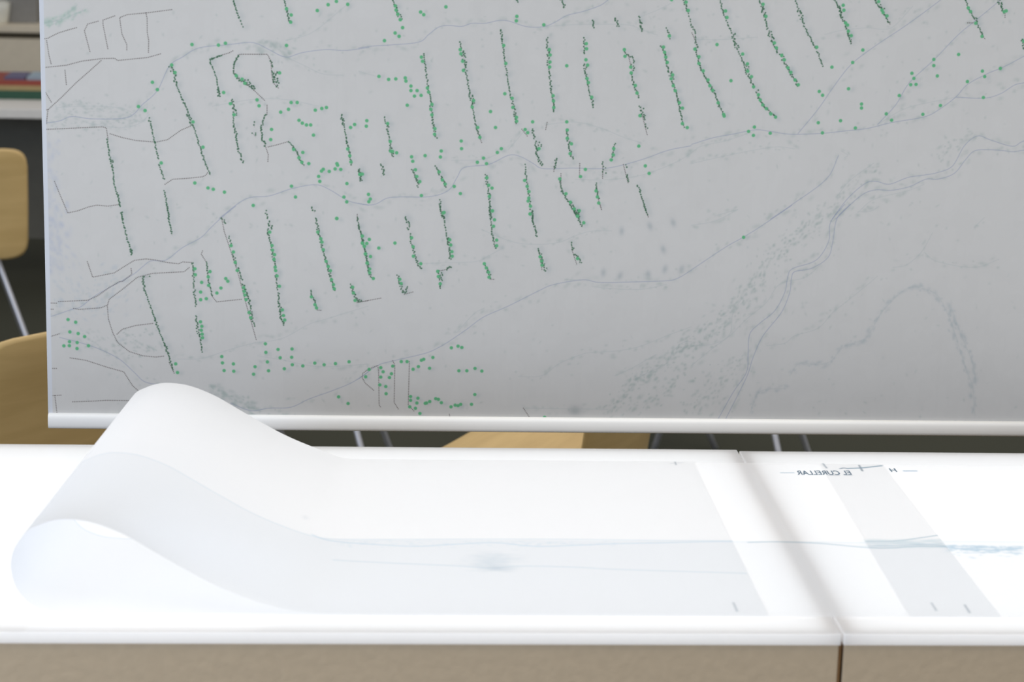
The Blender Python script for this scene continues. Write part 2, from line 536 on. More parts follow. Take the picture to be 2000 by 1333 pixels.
# tree rows: (half-width, density, path)
rows = {
 1: [(3, 1, "427 843 440 930 452 980"), (9, 1.8, "450 960 462 1010"), (3, 1, "460 1010 470 1110 490 1180"), (6, 1.5, "488 1170 505 1250"), (4, 1, "512 1285 520 1330"),
     (6, .9, "677 715 692 760"), (2, .8, "692 760 712 855"), (3, 1, "712 855 735 960"), (4, 1, "740 990 770 1085"), (4, 1, "772 1150 800 1320"),
     (10, 1.6, "805 400 830 450 845 520"), (2, .9, "845 520 880 600"), (4, 1.1, "880 600 930 715"), (7, 1.2, "910 690 940 760"), (3, .9, "945 760 980 860"), (5, 1.2, "975 860 1020 990"), (5, .9, "1020 990 1048 1055"),
     (3, 1.4, "1048 360 1115 333"), (5, 1.2, "1046 360 1052 390"), (2, .9, "1052 390 1085 470 1095 540"), (10, 2.4, "1092 535 1100 580"),
     (4, 1.6, "1215 335 1190 390"), (3, .8, "1190 390 1188 440"), (7, 1.4, "1190 445 1220 480 1260 505 1312 540"), (10, 1.0, "1260 480 1310 530"),
     (4, .9, "1412 370 1420 410"), (16, 3.0, "1432 430 1440 500"), (16, 1.2, "1440 490 1455 525"),
     (12, 1.6, "1180 600 1185 640 1195 700"), (4, 1, "1182 690 1190 760"), (8, 1.6, "1192 760 1205 820"), (4, 1.3, "1200 820 1215 900"), (7, 1, "1215 900 1245 985"),
     (5, 1, "1380 690 1360 750"), (7, 1.4, "1358 750 1352 800 1360 840 1380 880"), (9, .5, "1310 735 1312 770"), (14, .9, "1300 800 1320 825"),
     (4, 1, "1518 852 1550 890"), (7, 1, "1550 890 1580 950"), (5, .9, "1580 950 1612 1003"),
     (4, 1, "1835 690 1842 720"), (8, 2.0, "1838 710 1850 755"), (2, .8, "1850 755 1866 850"), (4, 1.2, "1866 850 1885 920 1895 990"),
     (7, 1.1, "1942 1020 1955 1090"), (6, 1.6, "1185 0 1190 35"), (3, 1, "1190 30 1220 110"), (2, .5, "1220 110 1245 165"),
     (3, 1, "1490 0 1510 80"), (7, 1.6, "1508 70 1525 140")],
 2: [(4, 1.2, "515 45 520 95"), (3, .9, "520 95 548 210"), (3, .8, "548 210 575 280"), (5, 2.2, "568 270 576 306"), (4, 1, "785 0 800 100 817 185"),
     (9, 1.5, "637 440 645 480"), (6, 1.2, "645 480 655 520"), (3, .7, "655 520 690 620"), (4, 1, "690 620 720 700"), (6, 1.3, "715 690 735 750"), (3, 1, "735 750 780 860"), (7, 1.4, "778 850 792 900"), (3, 1, "790 890 825 1000"),
     (4, 1, "940 350 945 400"), (6, .9, "942 400 950 480 955 530"), (5, 1, "950 530 960 620"), (7, 1.1, "962 670 972 740"), (10, 1.3, "970 740 990 820"), (4, .8, "985 820 1000 890"),
     (4, 1.1, "1025 350 1040 480 1060 555"), (5, .9, "1115 80 1145 118"), (5, .8, "1160 190 1172 250"), (6, 1.2, "1185 300 1205 370"), (4, 1, "1215 380 1240 460"), (8, 1.6, "1245 480 1285 600"), (5, 1.2, "1285 600 1300 690"), (5, .8, "1300 690 1318 735"),
     (7, .8, "1382 40 1392 90"), (12, 1.3, "1400 100 1420 150"), (6, 1.2, "1390 150 1410 230"), (6, 1.2, "1410 230 1440 400"), (5, 1, "1440 420 1450 520"), (9, 1.3, "1455 530 1470 640"), (8, 1.6, "1465 640 1485 730"),
     (8, .9, "1655 15 1675 50"), (7, 1.3, "1680 80 1700 180"), (5, 1.2, "1700 180 1725 280"), (4, 1.1, "1725 280 1750 370"), (7, 1.5, "1750 370 1797 520"),
     (5, 1, "1650 520 1670 580"), (6, 1.3, "1670 575 1690 635"), (4, 1, "1930 80 1940 130"), (3, .9, "1936 130 1960 200"), (5, 1.2, "1960 200 2000 400"),
     (8, 1.1, "1890 480 1912 545"), (8, 1.2, "1910 540 1930 588"), (14, .9, "1930 565 1962 580"), (3, .3, "650 437 690 435")],
 3: [(4, 1, "205 0 220 40"), (6, 1.4, "222 40 240 95"), (10, 1.6, "240 90 255 128"), (4, 1, "945 0 960 20"), (8, 1.5, "1215 0 1240 48"), (7, 1.2, "1407 125 1415 172"),
     (8, 1.4, "1545 108 1558 165"), (4, 1, "1683 100 1695 140"), (9, 1.6, "1693 135 1707 190"), (6, .9, "1850 172 1872 238"), (6, 1.1, "1955 0 1975 70"), (3, .6, "1975 70 2000 150"),
     (4, .9, "393 328 403 410"), (5, .8, "403 410 415 520"), (4, 1.1, "415 520 440 640"), (6, 1.2, "432 640 450 760"), (7, 1.3, "448 760 470 832"),
     (5, 1, "610 255 618 310"), (14, 1.5, "625 310 640 400"), (8, 1.0, "638 400 655 490"), (4, .9, "652 490 670 570"), (12, 2.0, "672 565 690 630"), (4, 1, "680 630 705 760"), (4, 1, "705 760 732 838"),
     (8, 1.3, "850 180 860 240"), (4, 1, "862 240 880 380"), (5, .8, "882 390 890 450"), (3, .9, "890 450 915 600"), (5, .9, "920 600 945 700"), (5, 1.2, "938 690 945 752"),
     (6, .9, "1135 225 1132 290"), (8, 1.3, "1137 290 1142 400"), (5, 1, "1143 400 1155 530"), (5, 1, "1155 530 1170 620"), (5, 1.3, "1168 600 1175 680"),
     (4, .9, "1355 228 1357 330"), (9, 1.4, "1360 390 1365 460"), (5, 1, "1365 460 1385 560"), (4, .8, "1385 560 1400 600"), (7, 1.5, "1403 600 1410 648"),
     (4, .9, "1600 310 1610 335"), (5, .9, "1620 338 1645 345 1655 380"), (18, 1.0, "1640 380 1645 450"), (5, 1.2, "1640 460 1660 540"), (6, 1, "1665 540 1680 590"), (13, 1.3, "1697 640 1708 700"), (14, 1.1, "1700 690 1720 720"), (5, .7, "1722 750 1735 780"),
     (6, 1, "1818 275 1840 330"), (6, 1.3, "1840 330 1865 440"), (14, 1.3, "1870 440 1885 490"), (5, 1.2, "1885 490 1920 610"), (5, 1.1, "1915 600 1945 720"), (4, .8, "1945 720 1955 775"),
     (3, 1, "155 702 160 745"), (13, 1.6, "168 745 178 785"), (4, 1, "172 785 195 890"), (10, 1.6, "190 890 203 945"),
     (6, 1.4, "137 988 153 1055"), (7, 1.2, "3 1025 16 1090"), (7, 1.2, "322 1020 345 1090"), (7, 1.2, "345 1080 362 1130"), (5, 1, "465 1000 490 1060"), (7, 1.2, "495 1060 530 1130"),
     (7, 1.1, "1043 775 1055 840"), (18, 1.4, "1068 850 1085 890"), (8, 1.6, "1062 880 1078 950"), (8, 1.3, "1080 950 1100 998"),
     (5, 1, "1253 785 1256 840"), (7, 1.3, "1258 840 1275 930"), (6, 1, "1275 930 1286 960"), (5, 1.4, "1185 955 1176 1020"), (6, .9, "1540 865 1528 930"), (4, .6, "1528 930 1518 970"),
     (4, .8, "1467 975 1467 1005"), (20, 1.4, "1466 1022 1488 1025"), (6, .8, "1605 995 1608 1010"), (8, 1.2, "1610 1050 1620 1098"),
     (6, 1.1, "763 1048 772 1110"), (6, 1.1, "772 1110 790 1200"), (5, 1, "785 1200 797 1320"), (4, .6, "1003 990 1003 1040"), (4, 1, "1003 1040 1020 1150"), (4, 1, "1020 1150 1035 1250"), (7, 1.4, "1035 1280 1050 1320"),
     (5, 1, "1213 1090 1218 1150"), (4, 1.2, "1218 1150 1265 1220"), (10, 1.4, "1270 1215 1320 1290"), (16, 1.7, "1300 1265 1328 1310"),
     (6, 1.2, "1430 1105 1442 1200"), (5, 1, "1675 1115 1690 1150"), (2, .8, "1690 1150 1725 1270"), (7, .9, "487 1205 495 1250"), (9, 1.3, "497 1260 512 1315"), (5, .9, "280 1308 290 1325")],
 4: [(3, .9, "0 130 18 190"), (5, 1.1, "18 190 45 300"), (4, 1, "45 310 66 400"), (7, 1.4, "62 400 75 440"), (4, 1, "280 78 290 110"), (10, 1.3, "292 105 305 148"), (5, .9, "308 180 320 250"), (4, 1.1, "325 260 350 340"), (7, 1.2, "350 340 375 390"),
     (5, .9, "487 0 500 60"), (9, 1.8, "505 60 515 85"), (3, .7, "512 85 520 140"), (2, .6, "520 140 527 185"), (5, 1.2, "527 185 540 250"), (9, 1.2, "540 200 555 250"), (6, 1.2, "540 260 552 335"),
     (5, 1.1, "787 0 790 70"), (3, .8, "790 70 800 170"), (5, 1.1, "800 170 820 262"), (7, 1.2, "1036 30 1050 100"), (5, 1.3, "1050 100 1068 192"), (4, 1.2, "1270 0 1310 65"), (13, 1.6, "1300 30 1328 80"), (5, 1.2, "1315 75 1345 137"),
     (2, .7, "1715 0 1740 75"), (5, 1.1, "235 425 250 480"), (8, 1.3, "250 470 265 530"), (5, 1.2, "265 527 285 530"), (7, 1.2, "282 525 298 495"), (6, 1.2, "480 400 490 460"), (8, 1.0, "495 410 498 460"), (6, 1, "490 470 493 508"),
     (5, 1.5, "530 390 555 373"), (7, .9, "762 365 775 405"), (9, 1.4, "772 400 795 445"), (4, 1, "1077 265 1085 300"), (7, 1.2, "1090 290 1110 380"), (9, .9, "1105 340 1120 405"), (6, 1.1, "1277 232 1290 275"), (8, 1.1, "1300 295 1320 320"), (8, 1.4, "1318 320 1332 352"),
     (8, .9, "5 570 22 573"), (2, .4, "1130 385 1138 395")],
 5: [(5, 1.1, "172 0 190 80"), (3, .8, "190 80 212 130"), (3, .9, "215 140 245 205"), (13, 2.0, "250 205 275 295"), (2, .7, "275 300 300 350"), (5, 1.3, "305 360 330 450"), (10, 1, "335 390 350 420"), (6, 1.2, "340 450 375 530"), (11, 1.2, "392 545 410 590"), (6, 1.2, "405 590 450 660"), (7, 1.2, "450 650 500 705"),
     (9, 1, "0 150 25 190"), (3, .7, "22 190 26 250"), (9, 1.4, "25 255 32 290"), (4, 1, "22 290 55 410"), (5, 1.2, "55 410 105 510"), (11, 1.6, "115 530 140 565"), (5, 1.1, "140 565 165 640"), (4, 1, "165 640 198 700"),
     (6, 1.2, "405 0 430 60"), (12, 1.6, "425 50 440 100"), (5, 1.2, "440 100 455 180"), (14, 1.8, "465 190 485 250"), (5, 1.1, "480 250 520 320"), (12, 1.4, "535 325 555 370"), (5, 1.2, "555 370 590 435"), (7, 1.3, "590 435 640 515"),
     (4, .9, "625 0 640 50"), (12, 1.6, "640 55 670 125"), (5, 1, "665 130 700 205"), (4, 1.1, "700 205 750 300"), (5, .9, "755 310 792 398"),
     (5, 1.2, "862 0 885 50"), (7, 2.4, "885 40 905 110"), (5, 1.1, "905 110 930 160"), (9, 1.5, "928 160 955 225"), (4, 1.1, "940 205 960 265"), (6, 1.2, "1107 0 1125 45"), (12, 1, "1140 30 1155 60"), (8, 1.6, "1135 45 1170 105"), (5, 1.2, "1170 105 1192 145"),
     (4, 1, "1645 0 1665 50"), (4, 1, "1670 60 1700 120"), (13, 1.3, "1702 118 1720 140"), (4, 1, "1715 140 1750 215"), (12, 1.7, "1845 0 1862 45"), (8, 1.6, "1858 40 1880 80"), (8, 1.2, "1990 240 2000 300")],
}
green = {
 1: "1690 65 1755 30 1805 10 1873 28 1505 55 1533 92 1530 135 1505 275 937 270 1096 273 1138 262 815 393 835 438 699 497 729 541 615 643 655 667 943 735 1003 887 752 982 1127 558 1203 457 1238 478 1255 502 1463 440 1328 602 1340 638 1168 625 1190 692 1415 780 1410 841 1533 618 1569 618 1517 659 1470 676 1678 664 1717 654 1745 648 1580 725 1600 742 1625 753 1650 753 1667 814 1548 900 1603 918 1580 950 1597 977 1639 985 1873 897 1885 938 1892 975 1890 768 1914 750 954 1102 1033 1132 1065 1140 1132 1157 1305 1237 1535 1121 1559 1186 1808 985 1812 995 1831 1020 1797 1017 1762 1032 1726 1019 1715 1030 1698 1062 1705 1092 1868 1105 1850 1186 1867 1215 1945 1050 1807 1315",
 2: "192 693 238 709 203 767 253 777 292 795 201 826 247 831 167 851 200 850 315 850 246 867 839 959 850 1011 954 387 957 423 995 469 989 527 989 573 1023 567 1045 404 1035 436 1037 487 1140 446 1152 462 1111 503 1087 533 988 706 996 733 993 757 998 780 1000 802 1116 915 1120 953 1130 999 1186 959 1188 1003 1307 1021 1316 976 1378 838 1381 890 1390 947 1397 1000 1454 872 1467 922 1538 869 1536 919 1540 964 1492 988 1603 971 1675 954 1731 964 1799 957 1881 946 1172 248 1186 286 1197 349 1209 397 1247 500 1250 523 1255 545 1262 572 1280 650 1290 681 1404 166 1418 247 1421 275 1433 302 1430 330 1437 377 1440 398 1448 430 1462 492 1480 634 1487 668 1494 695 1693 166 1711 206 1718 226 1726 272 1743 342 1756 373 1768 398 1775 452 1787 482 1792 507 1655 556 1676 603 1685 622 1807 84 1960 190 1962 234 1973 252 1979 297 1990 353 1902 497 1907 532 1917 577 1818 1157 1875 1197",
 3: "220 37 225 62 235 87 250 120 372 74 391 90 524 43 264 168 219 200 243 220 155 246 950 100 947 127 1112 151 122 461 180 479 223 476 280 470 284 489 314 519 314 546 351 546 335 579 375 575 292 634 377 345 384 370 413 530 420 555 440 629 434 659 440 692 458 775 456 809 610 300 614 325 625 370 629 425 690 606 682 645 715 768 728 827 871 275 884 383 878 565 922 592 926 647 948 707 949 730 792 672 822 768 616 849 618 895 857 895 833 918 1145 300 1150 332 1149 374 1147 404 1168 577 1170 608 1172 648 1250 397 1367 264 1369 295 1365 361 1375 393 1372 474 1380 498 1400 586 1596 300 1600 340 1635 405 1637 440 1662 516 1672 561 1690 697 1831 285 1838 316 1845 345 1854 377 1886 452 1878 475 1890 517 1902 547 1927 619 1945 652 1945 745 1974 769 1045 734 1000 780 1015 799 1250 734 1253 783 1253 833 1278 866 1270 925 1083 895 1683 880 1532 895 1530 933 1517 963 1722 999 1745 1044 1362 1020 1333 1063 1208 1077 1245 1166 1272 1217 1295 1257 1325 1268 1315 1300 1426 1149 1434 1185 1442 1222 49 727 46 760 174 744 190 852 192 910 203 912 228 920 318 944 325 971 399 937 496 909 491 945 713 977 750 952 768 985 341 1022 349 1062 367 1093 483 1035 503 1083 520 1108 574 1122 611 1165 377 1177 59 1170 70 1198 61 1214 770 1070 781 1115 801 1132 785 1182 803 1269 997 1086 1012 1122 1023 1153 1022 1192 1018 1210 1032 1241 1030 1287 513 1278 508 1282 22 1048 8 1050 1880 0 1967 15 1980 65 1866 218",
 4: "22 190 22 232 49 234 64 210 34 251 121 262 218 232 41 297 71 313 51 352 66 388 66 410 88 445 318 200 327 254 329 311 373 356 547 212 553 244 560 284 562 311 803 38 816 92 810 131 829 214 829 248 1030 57 1352 110 1315 70 247 450 255 475 475 402 479 433 490 477 755 356 767 381 780 407 783 437 1090 314 1099 340 1102 365 1315 325 557 862 597 852 620 860 446 920 391 931 377 937 291 945 256 945 205 972 133 981 147 1006 197 1018 185 1041 133 1038 127 1085 163 1095 165 1138 63 992 42 1036 327 991 359 975 426 985 602 1000 650 1000 699 986 740 1002 312 1155 356 1165 312 1178 350 1194 307 1217 341 1226 368 1257 400 1196 408 1194 427 1185 463 1168 479 1172 497 1192 555 1217 580 1207 597 1210 613 1202 678 1202 698 1143 1117 1280",
 5: "20 297 44 343 44 383 70 428 99 483 110 517 127 545 160 620 193 690 196 700 153 270 237 487 204 68 213 107 307 327 336 386 338 430 360 463 373 524 402 572 413 603 428 633 450 655 477 687 505 706 430 28 447 100 498 260 510 290 542 335 558 362 580 410 597 437 622 483 642 512 753 286 912 34 916 64 926 140 938 153 943 190 960 217 1125 12 1145 63 1152 78 1175 98 844 406 969 378 1030 303 768 552 788 575 944 536 1022 628 1022 652 896 728 762 740 787 801 985 772 1171 687 1203 725 1249 577 1318 512 1350 510 1337 474 1325 443 1457 360 1457 397 1478 459 1606 330 1749 430 1763 463 1857 414 1659 493 1497 637 1391 690 1755 589 343 792 378 766 372 816 473 803 1664 50 1678 72 1709 142 1747 221 1880 72 1892 68 1998 250",
 6: "313 198",
}


def speckle(pts, half, n_per, size, col, alpha, off=0.0):
    """soft grey-green grains scattered along a line"""
    for (x, y, dx, dy) in resample(pts, 10 * PXS):
        for _ in range(n_per):
            o = off * PXS + random.gauss(0, half) * PXS
            a = random.uniform(-5, 5) * PXS
            s = size * PXS * random.uniform(.5, 1.4)
            cv.blob(x + dx * a - dy * o, y + dy * a + dx * o, s * random.uniform(1, 2.2), s, math.atan2(dy, dx) + random.uniform(-.5, .5), col, alpha * random.uniform(.3, 1))


# grains: bushes along the creeks and the bed of the river
for R, ls in blue.items():
    for k, s in enumerate(ls):
        speckle(path(s, R), 7, 1, 3.0, SPECK, .40)
for R, ls in faint.items():
    for s in ls:
        speckle(path(s, R), 5, 1, 2.6, SPECK, .40)
speckle(path("120 660 300 650 480 680 620 720", 1), 9, 5, 1.8, SPECK, .45)
speckle(path("60 740 260 745 500 750 620 720 700 600", 1), 9, 4, 1.8, SPECK, .42)
speckle(path("40 135 150 110 230 40", 1), 4, 4, 2.6, (.60, .69, .64), .6)
speckle(path("80 160 200 100 300 55", 1), 3, 3, 2.4, (.60, .69, .64), .55)
speckle(path("1350 300 1430 250 1480 300 1530 345", 1), 8, 5, 3, SPECK, .5)
speckle(path("-50 830 60 800 180 690 300 590 400 450 450 340 560 250 650 200 760 90 860 20", 6), 13, 8, 2.0, SPECK, .55)
speckle(path("-20 1250 100 1130 200 1000 300 920", 6), 12, 6, 2.0, SPECK, .5)
speckle(path("1500 1240 1650 1080 1850 950 2000 830", 4), 10, 8, 2.0, SPECK, .55)
speckle(path("1650 1230 1800 1120 2000 1000", 4), 14, 5, 2.2, SPECK, .60)
speckle(path("1480 960 1600 860 1700 800", 5), 10, 4, 2.2, SPECK, .5)
speckle(path("850 1300 950 1130 1050 1050 1150 1000", 5), 9, 3, 2.2, SPECK, .5)
speckle(path("1060 1110 1180 1160 1260 1210 1340 1230", 2), 8, 7, 2.6, SPECK, .65)
speckle(path("500 830 620 820 700 860 720 890", 2), 14, 8, 1.7, SPECK, .55)
speckle(path("300 790 420 850 500 900", 2), 12, 5, 2, SPECK, .5)
speckle(path("100 450 200 600 330 640 450 540 560 440", 2), 24, 6, 2.6, (.67, .70, .72), .5)
speckle(path("60 830 60 1000 80 1200 160 1310", 1), 16, 6, 3.2, (.67, .69, .74), .4)
speckle(path("80 100 120 250 180 380", 2), 14, 6, 3.6, (.66, .68, .73), .5)
for _ in range(620):        # loose grains over the whole sheet
    x, y = random.uniform(90, 1990), random.uniform(0, 815)
    p = at(x, y, MAP_Y)
    cv.blob((p.x - MX0) * RES, (p.z - MZ0) * RES, random.uniform(2, 4.5) * PXS, random.uniform(1.5, 3) * PXS, random.uniform(0, 3), SPECK, random.uniform(.08, .35))
for q in nums("1750 130 1890 110 1470 410 1570 430 1740 420 1840 390 1940 390 1580 160 1830 270"):   # tree shadows
    x, y = mp(q, 4)
    cv.blob(x, y, 5 * PXS, 8 * PXS, random.uniform(-.4, .4), (.60, .625, .635), .55)
x, y = mp((1300, 1240), 4)
cv.blob(x, y, 12 * PXS, 9 * PXS, 0, (.58, .60, .60), .6)
for R, s in green.items():      # a soft printed shadow beside most crowns
    for q in nums(s):
        if random.random() < .45:
            x, y = mp(q, R)
            cv.blob(x + random.uniform(3, 8) * PXS, y - random.uniform(0, 4) * PXS, 6 * PXS, 4.5 * PXS, random.uniform(0, 3), FAINT, .30)
for R, ls in rows.items():
    for hw, dn, s in ls:
        for (x, y, dx, dy) in resample(path(s, R), 18 * PXS):
            cv.blob(x + 5 * PXS, y, 8 * PXS, 6 * PXS, random.uniform(0, 3), FAINT, .20)
# lines
for R, ls in faint.items():
    for s in ls:
        for (x, y, dx, dy) in resample(rounded(path(s, R)), 1.4 * PXS):
            cv.disc(x, y, .55 * PXS, FAINT, .45)
for R, ls in ridge.items():
    for s in ls:
        speckle(rounded(path(s, R)), 3.2, 3, 2.6, (.60, .635, .65), .34)
        for (x, y, dx, dy) in resample(rounded(path(s, R)), 2 * PXS):
            cv.disc(x, y, 1.2 * PXS, FAINT, .16)
for R, ls in blue.items():
    for s in ls:
        for (x, y, dx, dy) in resample(rounded(path(s, R)), 1.1 * PXS):
            cv.disc(x, y, .5 * PXS, BLUE, .72, .6)
for R, ls in brown.items():
    for s in ls:
        P_ = path(s, R)
        for (x, y, dx, dy) in resample(P_, .9 * PXS):
            cv.disc(x, y, .22 * PXS, BROWN, .28, .6)
        for (x, y, dx, dy) in resample(P_, 3.3 * PXS):
            cv.disc(x, y, .85 * PXS, BROWN, .95, .6)
# tree rows: thin line, then small dark dots
for R, ls in rows.items():
    for hw, dn, s in ls:
        P_ = path(s, R)
        for (x, y, dx, dy) in resample(P_, 1.1 * PXS):
            cv.disc(x, y, .35 * PXS, BROWN, .5, .6)
        for (x, y, dx, dy) in resample(P_, 3.0 * PXS / dn):
            o = random.uniform(-1, 1) * hw * .325 * PXS
            a = random.uniform(-1, 1) * PXS
            cv.disc(x + dx * a - dy * o, y + dy * a + dx * o, random.uniform(1.1, 1.55) * PXS, DARK, .92, .7)
for R, s in green.items():
    for q in nums(s):
        x, y = mp(q, R)
        cv.disc(x, y, 3.25 * PXS, GREEN, .96, .9)
# the print goes on above the picture's upper edge
UPY, UPX = 1010, -150
for R, ls in blue.items():
    for q in ls:
        for (x, y, dx, dy) in resample(rounded(path(q, R)), 1.4 * PXS):
            if y + UPY > 1090:
                cv.disc(x + UPX, y + UPY, .5 * PXS, BLUE, .72, .6)
for R, ls in brown.items():
    for q in ls:
        for (x, y, dx, dy) in resample(path(q, R), 3.3 * PXS):
            if y + UPY > 1090:
                cv.disc(x + UPX, y + UPY, .85 * PXS, BROWN, .95, .6)
for R, ls in rows.items():
    for hw, dn, q in ls:
        for (x, y, dx, dy) in resample(path(q, R), 3.0 * PXS / dn):
            o = random.uniform(-1, 1) * hw * .325 * PXS
            if y + UPY > 1090:
                cv.disc(x + UPX - dy * o, y + UPY + dx * o, random.uniform(1.1, 1.55) * PXS, DARK, .92, .7)
for R, q in green.items():
    for p in nums(q):
        x, y = mp(p, R)
        if y + UPY > 1090:
            cv.disc(x + UPX, y + UPY, 3.25 * PXS, GREEN, .96, .9)
# bare white margin along the left edge of the sheet
nb = int(.0066 * RES)
cv.a[:, :nb] = np.array((199, 202, 207)) / 255.0
map_img = cv.image('hedgerow_map_print')

mm, nt, out = mat('printed_map_sheet')
uv = N(nt, 'ShaderNodeUVMap')
ti = N(nt, 'ShaderNodeTexImage')
ti.image = map_img
ti.interpolation = 'Cubic'
ti.extension = 'EXTEND'
df = N(nt, 'ShaderNodeBsdfDiffuse')
tr = N(nt, 'ShaderNodeBsdfTranslucent')
mx = N(nt, 'ShaderNodeMixShader')
mx.inputs[0].default_value = 0.16
nt.links.new(uv.outputs[0], ti.inputs[0])
nt.links.new(ti.outputs[0], df.inputs[0])
nt.links.new(ti.outputs[0], tr.inputs[0])
nt.links.new(df.outputs[0], mx.inputs[1])
nt.links.new(tr.outputs[0], mx.inputs[2])
nt.links.new(mx.outputs[0], out.inputs[0])

hm = thing('hanging_map', 'large pale grey hanging map with green tree dots, behind the light tables', 'map', (0.45, MAP_Y, MZ0))
bm = bmesh.new()
ul = bm.loops.layers.uv.new('UVMap')
nx, nz = 90, 50
grid = []
for j in range(nz + 1):
    z = MZ0 + (MZ1 - MZ0) * j / nz
    r_ = []
    for i in range(nx + 1):
        x = MX0 + (MX1 - MX0) * (i / nx) ** 1.3
        e = math.exp(-(x - MX0) / .012)
        dy = -.0012 * math.sin(x * 4.1 + 1) * min(1, (z - MZ0) * 3) + .004 * e * min(1, (z - MZ0) * 4)
        r_.append(bm.verts.new((x - .45, dy, z - MZ0)))
    grid.append(r_)
for j in range(nz):
    for i in range(nx):
        fc = bm.faces.new((grid[j][i], grid[j][i + 1], grid[j + 1][i + 1], grid[j + 1][i]))
        for lp in fc.loops:
            c = lp.vert.co
            lp[ul].uv = ((c.x + .45 - MX0) / (MX1 - MX0), c.z / (MZ1 - MZ0))
link('printed_sheet', bm, mm, hm, smooth=True)
rail_m = simple('white_rail_enamel', (0.97, 0.95, 0.90, 1), 0.45, noise=0.015, nscale=8)


def rail(name, zc, hh):
    bm = bmesh.new()
    prof = []
    for k in range(20):
        a = 2 * math.pi * k / 20
        c, s = math.cos(a), math.sin(a)
        e = 0.62
        prof.append((math.copysign(abs(c) ** e, c) * .0085, math.copysign(abs(s) ** e, s) * hh))
    rings = [[bm.verts.new((x, y, zc + z)) for (y, z) in prof] for x in (MX0 - .45 + .0006, MX1 - .45 + .002)]
    for k in range(20):
        bm.faces.new((rings[0][k], rings[0][(k + 1) % 20], rings[1][(k + 1) % 20], rings[1][k]))
    bm.faces.new(rings[0])
    bm.faces.new(rings[1])
    o = link(name, bm, rail_m, hm)
    for p in o.data.polygons:
        p.use_smooth = len(p.vertices) == 4
    return o


rail('bottom_rail', (.8815 + .8592) / 2 - MZ0, .0112)
rail('top_rail', MZ1 - MZ0, .0112)
cord_m = simple('steel_cord', (0.5, 0.5, 0.5, 1), 0.35, 0.9, noise=0.05)
for x in (-.62, .62):
    link('cord', tube(bmesh.new(), [(x, 0, MZ1 - MZ0 + .010), (x, 0, 3.2 - MZ0)], .0012, 6), cord_m, hm)

# ------------------------------------------------------------------ tracing films
Y0, Y1 = 2.257, 2.852                      # near and far long edges
Z_LOW = TOP + .0010
Z_UP = TOP + .0018


def film_material(name, img):
    M, nt, out = mat(name)
    uv = N(nt, 'ShaderNodeUVMap')
    ti = N(nt, 'ShaderNodeTexImage')
    ti.image = img
    ti.interpolation = 'Cubic'
    ti.extension = 'EXTEND'
    tr = N(nt, 'ShaderNodeBsdfTranslucent')
    df = N(nt, 'ShaderNodeBsdfDiffuse')
    mx = N(nt, 'ShaderNodeMixShader')
    mx.inputs[0].default_value = 0.30
    nt.links.new(uv.outputs[0], ti.inputs[0])
    nt.links.new(ti.outputs[0], tr.inputs[0])
    nt.links.new(ti.outputs[0], df.inputs[0])
    nt.links.new(tr.outputs[0], mx.inputs[1])
    nt.links.new(df.outputs[0], mx.inputs[2])
    nt.links.new(mx.outputs[0], out.inputs[0])
    return M


# profile of film A, measured at the near edge: (x, height above the table)
loop = [(-.030, 0.0), (-.062, .0008), (-.090, .0045), (-.128, .016), (-.166, .0325), (-.204, .054), (-.232, .071), (-.261, .0885), (-.293, .1015),
        (-.319, .1052), (-.336, .1035), (-.351, .098), (-.3635, .0905), (-.3755, .073), (-.3795, .056), (-.3785, .041), (-.3735, .027),
        (-.3645, .0150), (-.354, .0078), (-.336, .0018), (-.315, 0.0)]
pts = smooth_path([(x, 0, z) for x, z in loop], 6)
prof = [(.4295, 0.0)] + [(.4295 - .046 * k, 0.0) for k in range(1, 10)]
prof = [p for p in prof if p[0] > -.02]
n_up = len(prof)
prof += [(p.x, max(0.0, p.z)) for p in pts]
n_loop_end = len(prof)
prof += [(-.315 + (.685 + .315) * k / 24, 0.0) for k in range(1, 25)]
heights = []
for i, (x, z) in enumerate(prof):
    t = i / (len(prof) - 1)
    base = Z_UP if i < n_up + 8 else (Z_LOW if i > n_loop_end - 14 else Z_UP + (Z_LOW - Z_UP) * (i - n_up - 8) / (n_loop_end - 14 - n_up - 8))
    heights.append(base)
arc = [0.0]
for a, b in zip(prof, prof[1:]):
    arc.append(arc[-1] + math.hypot(b[0] - a[0], b[1] - a[1]))
LA = arc[-1]
UPM = 900.0                                  # canvas pixels per metre
fw_, fh_ = int(LA * UPM), int((Y1 - Y0) * UPM)
fa = Canvas(fw_, fh_, (0.968, 0.968, 0.968))


def sx_top(x):
    return (.4295 - x) * UPM


def sx_low(x):
    return (LA - (.685 - x)) * UPM


def vy(Y):
    return (Y - Y0) * UPM


TINT = np.array((.981, .9845, .9875), np.float32)
LINE = (.76, .83, .88)


def horizon(canvas, ys, tint_pow=1.0):
    """ground half of the printed section: a light blue-grey wash under the skyline ys (one value per column)"""
    yy = np.arange(canvas.h)[:, None]
    k = np.clip((ys[None, :] - yy) / 2.0 + .5, 0, 1)[..., None]
    canvas.a *= (1 - k) + k * TINT
    for i in range(0, canvas.w):
        canvas.disc(i, ys[i], .7, LINE, .35, .8)


def wav(n, amp, seed):
    r = np.random.default_rng(seed)
    x = np.arange(n) / UPM
    o = np.zeros(n)
    for k in range(6):
        o += np.sin(x * (3 + 4.7 * k) + r.uniform(0, 6)) * amp / (1 + k)
    return o * UPM


ysA = np.full(fw_, vy(2.512)) + wav(fw_, .0035, 3)
horizon(fa, ysA)
# second contour, hatched hollow and grain below the skyline on the upper sheet

def film_line(canvas, sxf, ptspx, r, col, al):
    Q = [on(a, b, TOP) for a, b in ptspx]
    P_ = rounded([(sxf(q.x), vy(q.y)) for q in Q])
    for (x, y, dx, dy) in resample(P_, .8):
        canvas.disc(x, y, r, col, al, .7)


